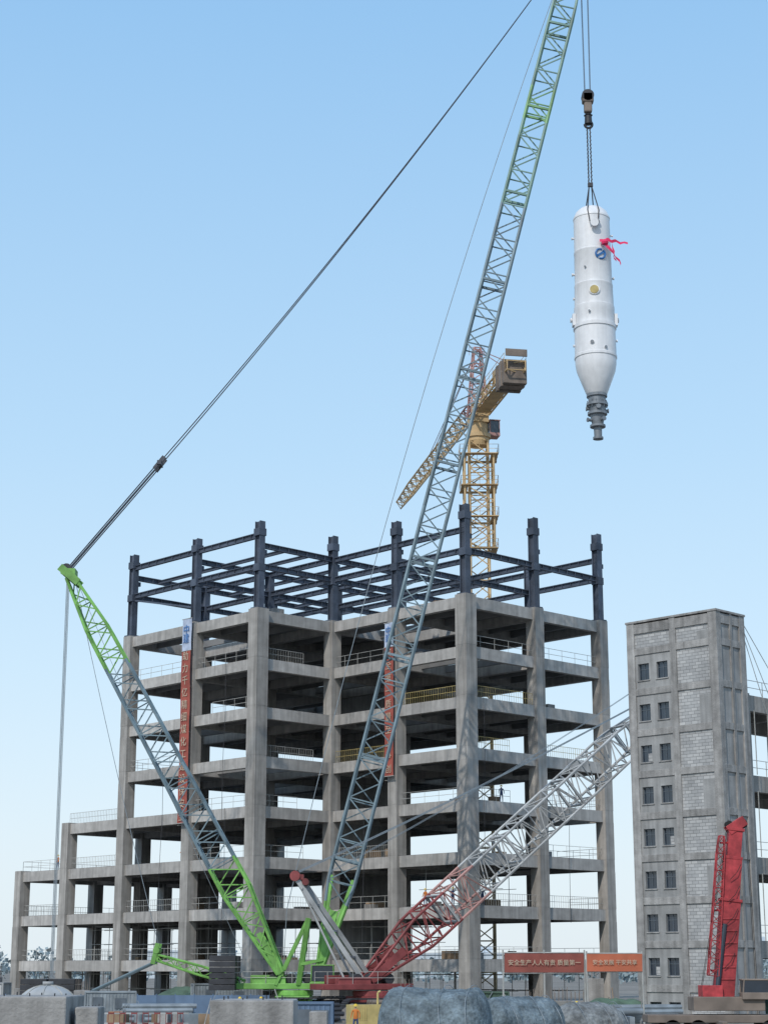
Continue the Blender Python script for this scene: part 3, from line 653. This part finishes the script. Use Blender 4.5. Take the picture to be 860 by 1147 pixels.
for a in(-.8,.8):
    for b_ in(-.48,.48): k3.bar((21.9+a,109.2+b_,2.6),(21.9+a*.9,109.2+b_,3.35),.09,.09)
k4.box((21.9,109.2,3.0),(1.55,.94,.7)); 
k3.box((21.2,110,1.15),(11.5,2.5,.45)); k3.box((27.3,110,1.8),(1.9,2.5,1.4)); k4.box((27.8,110,2.05),(.95,2.3,.6))
for s_ in(-1,1):
    for x in(16.9,18.4,22.6,24.1,25.6): k2.strut((x,110+s_*.75,.55),(x,110+s_*1.25,.55),.55,18)
    for x in(19.6,26.3): k3.bar((x,110,.9),(x,110+s_*3.2,.9),.3,.3); k3.strut((x,110+s_*3.1,.1),(x,110+s_*3.1,.9),.12,8); k3.box((x,110+s_*3.1,.05),(.8,.8,.1))
k1.obj('telescopic_boom','red',tc_,bevel=.03); k2.obj('wheels_and_sheaves','rubber',tc_); k3.obj('carrier','brown',tc_,bevel=.04); k4.obj('glass_and_cylinders','glass',tc_)
# ------------------------------------------------------------------ slogan banners on scaffold posts
e=empty('slogan_banner'); cloth('banner_cloth',wallmtx((11.3,130,4.4),(0,-1,0)),5.6,1.3,'banner3',e); text('安全生产人人有责 质量第一',.42,wallmtx((11.3,129.9,4.4),(0,-1,0)),e)
mb=MB()
for x in(8.4,11.3,14.15): mb.strut((x,130.1,0),(x,130.1,5.3),.06); mb.strut((x,130.1,3.5),(x,132,0),.05)
for z in(3.7,5.1): mb.strut((8.4,130.1,z),(14.15,130.1,z),.05)
mb.obj('banner_posts','rail',e)
e=empty('slogan_banner'); cloth('banner_cloth',wallmtx((16.2,129.5,4.42),(0,-1,0)),3.9,1.2,'banner2',e); text('安全发展 平安共享',.38,wallmtx((16.2,129.4,4.42),(0,-1,0)),e)
mb=MB()
for x in(14.25,18.15): mb.strut((x,129.6,0),(x,129.6,5.2),.06); mb.strut((x,129.6,3.5),(x,131.5,0),.05)
for z in(3.8,5.05): mb.strut((14.25,129.6,z),(18.15,129.6,z),.05)
mb.obj('banner_posts','rail',e)
# ------------------------------------------------------------------ foreground
def pedestal(x0,x1,y,zt,d=2.4,bolts=True):
    e=empty('concrete_pedestal'); mb=MB(); mb.box(((x0+x1)/2,y+d/2,zt/2),(x1-x0,d,zt)); mb.obj('block','conc2',e,bevel=.05)
    if bolts:
        mb=MB()
        for a in(.15,.38,.62,.85):
            for b_ in(.2,.8): x=x0+(x1-x0)*a; mb.strut((x,y+d*b_,zt-.05),(x+random.uniform(-.01,.01),y+d*b_,zt+random.uniform(.04,.12)),.02,6)
        mb.obj('anchor_bolts','dark',e)
pedestal(-4.7,-2.43,50,3.18); pedestal(-11.6,-8.65,50.5,3.27,3); pedestal(-13.2,-12.0,78,2.45,1.6); pedestal(-8.5,-7.85,51,2.98,1.2,False); pedestal(-2.9,-2.2,72,2.4,1.,False)
def wrap(name,p,q,r,m='tarp',seed=0,cap=.45,droop=.3):
    p=V(p);q=V(q);x=(q-p).normalized();y=Z.cross(x).normalized();n=96;K_=110;mb=MB();Lg=(q-p).length
    for k in range(K_+1):
        t=k/K_; d=t*Lg; e_=min(d,Lg-d); rr=r*(math.sqrt(max(0,1-(1-min(1,e_/(r*cap)))**2)) if e_<r*cap else 1); rr=max(rr,.02)
        for i in range(n):
            a=2*math.pi*i/n; dirv=y*math.cos(a)+Z*math.sin(a); c0=p+x*d; s=V((d*1.1+seed,math.cos(a)*1.7,math.sin(a)*1.7))
            fold=1-abs(noise.noise(s*1.6))*2; w_=1+.11*noise.noise(s*.7)+.06*max(0,fold-.5)+.025*noise.noise(s*6)
            z=c0+dirv*rr*w_
            if math.sin(a)<-.2: z+=y*math.cos(a)*droop*rr
            if z.z<.02: z.z=.02
            mb.v.append(z)
    for k in range(K_):
        for i in range(n): j=(i+1)%n; mb.f.append((k*n+i,k*n+j,(k+1)*n+j,(k+1)*n+i))
    e=empty(name); mb.obj('tarpaulin_cover',m,e,True)
    rp=MB()
    for t in(.28,.62,.85):
        c0=p.lerp(q,t); rp.path([c0+(y*math.cos(a)+Z*math.sin(a))*r*(1.06+.02*math.sin(a*5))+x*.15*math.sin(a*2) for a in [math.radians(s_) for s_ in range(-20,201,10)]],.013,4)
    rp.obj('tie_ropes','steel2',e)
    sd2=MB()
    for t in(.25,.75): c0=p.lerp(q,t); sd2.box(V((c0.x,c0.y,.35)),(.4,r*1.9,.7),x,y,Z)
    sd2.obj('saddles','wood',e)
    return e
wrap('tarpaulin_covered_tank',(-.2,75.2,1.62),(4.3,74.2,1.62),1.62)
wrap('tarpaulin_covered_tank',(4.3,83,1.30),(7.9,85,1.32),1.4,seed=9)
wrap('tarpaulin_covered_equipment',(8.0,88,1.15),(11.6,90,1.05),1.3,'tarp2',seed=21,cap=1.1,droop=.6)
# loose flanged pipe spools between the wrapped tanks
e=empty('pipe_spool'); mb=MB(); r7=random.Random(2)
for k in range(7):
    x=8.0+.75*k; y=93+.4*k; zz=1.7+r7.uniform(-.3,.5); mb.strut((x,y,.1),(x+.1,y,zz),.2,14); mb.strut((x+.1,y,zz-.1),(x+.1,y,zz),.32,14)
for k in range(4): mb.strut((6.5,91.5+k*.5,2.0-.15*k),(13.,93.5+k*.5,1.9-.15*k),.17,12)
for x in(7.2,9.6,12.2): mb.box((x,92.6,.85),(.25,2.6,1.7))
mb.obj('pipes','steel2',e)
e=empty('dome_top_tank'); mb=MB(); cx=(55-430)/2064*105; R_=1.6
mb.lathe((cx,105,0),[(R_*1.02,0),(R_*1.02,2.1)]+[(R_*math.cos(math.radians(a)),2.1+1.0*math.sin(math.radians(a))) for a in range(0,90,8)]+[(.3,3.1),(.3,3.3),(.01,3.3)],32)
mb.obj('tank_shell','wboom',e,True); mb=MB()
for k in range(8):
    a=k*math.pi/4; mb.path([V((cx+R_*1.02*math.cos(a)*math.cos(t),105+R_*1.02*math.sin(a)*math.cos(t),2.1+1.02*math.sin(t))) for t in [x/6*math.pi/2 for x in range(7)]],.03,4)
mb.obj('dome_ribs','rail',e)
e=empty('site_barrier_fence'); f1=MB();f2=MB()
x=-18.3;k=0
while x<-12.4:
    (f1 if k%2 else f2).box((x+.18,116,1.3),(.34,.05,.09)); (f1 if k%2 else f2).box((x+.18,116,.7),(.34,.05,.07))
    f1.strut((x,116,0),(x,116,1.4),.022,5); x+=.36;k+=1
f1.obj('red_bars','redd',e); f2.obj('white_bars','wboom',e)
e=empty('perimeter_fence'); mb=MB()
for k in range(28): mb.box((-52+k*1.55,152,.95),(1.5,.05,1.9)); mb.strut((-52.77+k*1.55,152,0),(-52.77+k*1.55,152,2.),.05,5)
mb.obj('fence_panels','blued',e)
def container(x,y,z,w,d,h,m,rz=0,name='site_container'):
    e=empty(name,(x,y,z),rz); mb=MB(); mb.box((0,0,h/2),(w-.1,d-.1,h-.1))
    n=int(w/.28)
    for k in range(n): mb.box((-w/2+.2+k*(w-.4)/(n-1),-d/2+.03,h/2),(.12,.06,h-.3))
    for sx in(-1,1):
        for sy in(-1,1): mb.box((sx*w/2,sy*d/2,h/2),(.14,.14,h))
    mb.box((0,0,h),(w+.1,d+.1,.12)); mb.obj('shell',m,e)
    g_=MB(); g_.box((w*.2,-d/2-.03,h*.6),(.9,.05,.8)); g_.box((-w*.25,-d/2-.03,h*.42),(.8,.05,h*.8)); g_.obj('door_and_window','frame',e)
container(-4.2,112,0,2.2,2.2,2.0,'blued'); container(-15,174,0,6,2.4,2.6,'steel2',.2); container(-38,172,0,6,2.4,2.7,'wboom',-.1)
container(-22,149,0,4,2.2,2.2,'steel2',.15); container(4.5,150,0,6,2.4,2.3,'steel2',-.1); container(30,120,0,6,2.4,2.4,'steel2',.1); container(8.5,146,0,2.5,2.2,2.2,'net')
def pile(x,y,m,w=4,n=6,name='steel_pipe_stack',L_=5,r=.18,rz=0):
    e=empty(name,(x,y,0),rz); mb=MB()
    for row in range(n):
        for k in range(int(w/(2*r))-row): mb.strut((-L_/2+random.uniform(-.25,.25),-w/2+r+k*2*r+row*r,r+.15+row*r*1.75),(L_/2+random.uniform(-.25,.25),-w/2+r+k*2*r+row*r,r+.15+row*r*1.75),r,8)
    mb.box((-L_/3,0,.07),(.15,w,.14)); mb.box((L_/3,0,.07),(.15,w,.14)); mb.obj('pipes',m,e)
pile(-17,140,'steel2',3,4,rz=.3); pile(-6.5,142,'dark',3,4,L_=6,rz=.5); pile(1.5,138,'brown',2.6,5,rz=.2); pile(6.5,134,'steel2',3,4,rz=-.2); pile(-32,146,'brown',3,4,L_=7,rz=-.3); pile(19,136,'steel2',3,4,rz=.4)
def crate(x,y,m,rz=0,name='timber_formwork_stack',h=1.5):
    e=empty(name,(x,y,0),rz); mb=MB();z=.1
    while z<h: mb.box((random.uniform(-.12,.12),random.uniform(-.12,.12),z),(random.uniform(1.9,2.5),random.uniform(1.,1.4),.07)); z+=.11
    for dx in(-.8,.8): mb.box((dx,0,.03),(.12,1.3,.1))
    mb.obj('boards',m,e)
for x,y,m in((-24,141,'wood'),(-20.5,143,'orange'),(-13.2,136,'wood'),(-11.,140,'orange'),(-9,145,'wood'),(4,142,'wood'),(12,138,'wood'),(-35,149,'wood'),(-28,140,'wood'),(14.5,141,'steel2')): crate(x,y,m,random.uniform(-.6,.6),h=random.uniform(.7,1.7))
# small diesel generator sets and gas-bottle cages by the crane
e=empty('diesel_generator',(-1.2,128,0),.3); mb=MB(); mb.box((0,0,.9),(2.6,1.2,1.4)); mb.box((0,0,.12),(2.9,1.3,.2)); mb.strut((.8,0,1.6),(.8,0,2.4),.08,8); mb.strut((.8,0,2.4),(1.0,0,2.5),.08,8)
for k in range(6): mb.box((-1.+k*.16,-.62,1.),(.06,.04,.9))
mb.obj('housing','raily',e,bevel=.03)
e=empty('construction_debris'); mb=MB();m2=MB();m3=MB(); r5=random.Random(11)
for _ in range(150):
    x,y=r5.uniform(-38,24),r5.uniform(128,160); a=r5.uniform(0,3.14); l_=r5.uniform(.5,2.5); d=V((math.cos(a),math.sin(a),0))
    h=r5.choice([.1,.15,.3,.6,.9]); t_=r5.choice([mb,m2,m3])
    if r5.random()<.55: t_.bar(V((x,y,h/2))-d*l_/2,V((x,y,h/2))+d*l_/2,r5.uniform(.2,.9),h)
    elif r5.random()<.5: t_.strut((x,y,0),(x,y,.9),.3,12)
    else: t_.strut(V((x,y,.1)),V((x,y,.1))+d*l_*.6+Z*l_,.035,5)
mb.obj('timber_pieces','wood',e); m2.obj('steel_pieces','steel2',e); m3.obj('concrete_pieces','conc2',e)
e=empty('foundation_works'); mb=MB();rbm=MB()
for (x,y,w_,d_,h_) in((-40,185,3,3,3.2),(-46,178,9,2,1.6),(-34,176,2,2,2.2),(14,150,5,3,1.5),(22,150,2,2,2.6),(2,148,1.6,1.6,2.2),(18,158,1.4,1.4,3.2),(-26,160,1.4,1.4,2.2)):
    mb.box((x,y,h_/2),(w_,d_,h_))
    for a in range(int(w_*3)):
        for b_ in(-1,1): rbm.strut((x-w_/2+.15+a/3,y+b_*(d_/2-.15),h_),(x-w_/2+.15+a/3,y+b_*(d_/2-.15),h_+random.uniform(.6,1.1)),.025,4)
mb.obj('footings','conc2',e,bevel=.03); rbm.obj('starter_bars','brown',e)
def mound(x,y,r,h,m,name):
    mb=MB();n=40
    for a in range(17):
        for i in range(n):
            rr=r*a/16; t=2*math.pi*i/n; px,py=x+rr*math.cos(t)*1.4,y+rr*math.sin(t)
            mb.v.append(V((px,py,max(-.05,h*(math.cos(math.pi*a/16)*.5+.5)*(1+.5*noise.noise(V((px,py,0))*.6)+.2*noise.noise(V((px,py,3))*2))-.02))))
    for a in range(16):
        for i in range(n): j=(i+1)%n; mb.f.append((a*n+i,a*n+j,(a+1)*n+j,(a+1)*n+i))
    mb.obj(name,m,None,True)
mound(-45,165,6,2.,'ground','dirt_mound'); mound(18,146,5,1.6,'net','netted_dirt_mound'); mound(-2,147,4,1.1,'ground','dirt_mound'); mound(30,160,7,2.4,'net','netted_dirt_mound'); mound(-20,190,7,1.8,'net','netted_dirt_mound')
# ------------------------------------------------------------------ far background
mb=MB(); rr=random.Random(5)
x=-420
while x<420:
    y=560+rr.uniform(-60,120); hh=rr.uniform(5,9)*(1.2 if x<-100 else .9); rw=rr.uniform(3,6)
    mb.strut((x,y,0),(x,y,hh*.6),.3,5,.12)
    for k in range(3): mb.strut((x,y,hh*.35),(x+rr.uniform(-rw,rw)*.6,y+rr.uniform(-2,2),hh*rr.uniform(.6,.9)),.12,3,.04)
    for k in range(56):
        a=rr.uniform(0,6.28); q=rr.random()**.5*rw; zz=hh*.12+rr.random()*hh*.88; q*=math.sin(math.pi*min(1,max(.12,(zz/hh-.0)/1.05)))**.5
        c0=V((x+math.cos(a)*q,y+math.sin(a)*q,zz)); s_=rr.uniform(.5,1.1)
        n1_=V((rr.uniform(-1,1),rr.uniform(-1,1),rr.uniform(-1,1))).normalized(); u_=n1_.orthogonal().normalized()*s_; v_=n1_.cross(u_)*rr.uniform(.6,1)
        o=len(mb.v); mb.v+=[c0-u_,c0-v_,c0+u_,c0+v_]; mb.f.append((o,o+1,o+2,o+3))
    x+=rr.uniform(2.5,6)
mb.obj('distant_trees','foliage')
for (x,y,w_,h_) in((-90,800,50,11),(30,820,60,10),(150,800,50,14)):
    e=empty('distant_factory_building'); mb=MB(); mb.box((x,y,h_/2),(w_,20,h_)); mb.bar((x-w_/2-.5,y,h_+.4),(x+w_/2+.5,y,h_+.4),21,.8); mb.box((x+w_*.2,y,h_+2),(w_*.2,8,3))
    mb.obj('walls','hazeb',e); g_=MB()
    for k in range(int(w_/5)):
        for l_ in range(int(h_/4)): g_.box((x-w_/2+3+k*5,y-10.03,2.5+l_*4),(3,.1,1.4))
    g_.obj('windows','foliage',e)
e=empty('transmission_pylon'); mb=MB(); lattice(lambda t:mb,(-150,520,0),(-150,520,16),(1,0,0),[(0,4,4),(.6,1.4,1.4),(1,.5,.5)],10,.1,.06)
for z in(11,13.5): mb.bar((-154,520,z),(-146,520,z),.15,.25)
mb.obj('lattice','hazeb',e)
print('objects',len(bpy.data.objects),'faces',sum(len(m.polygons) for m in bpy.data.meshes))
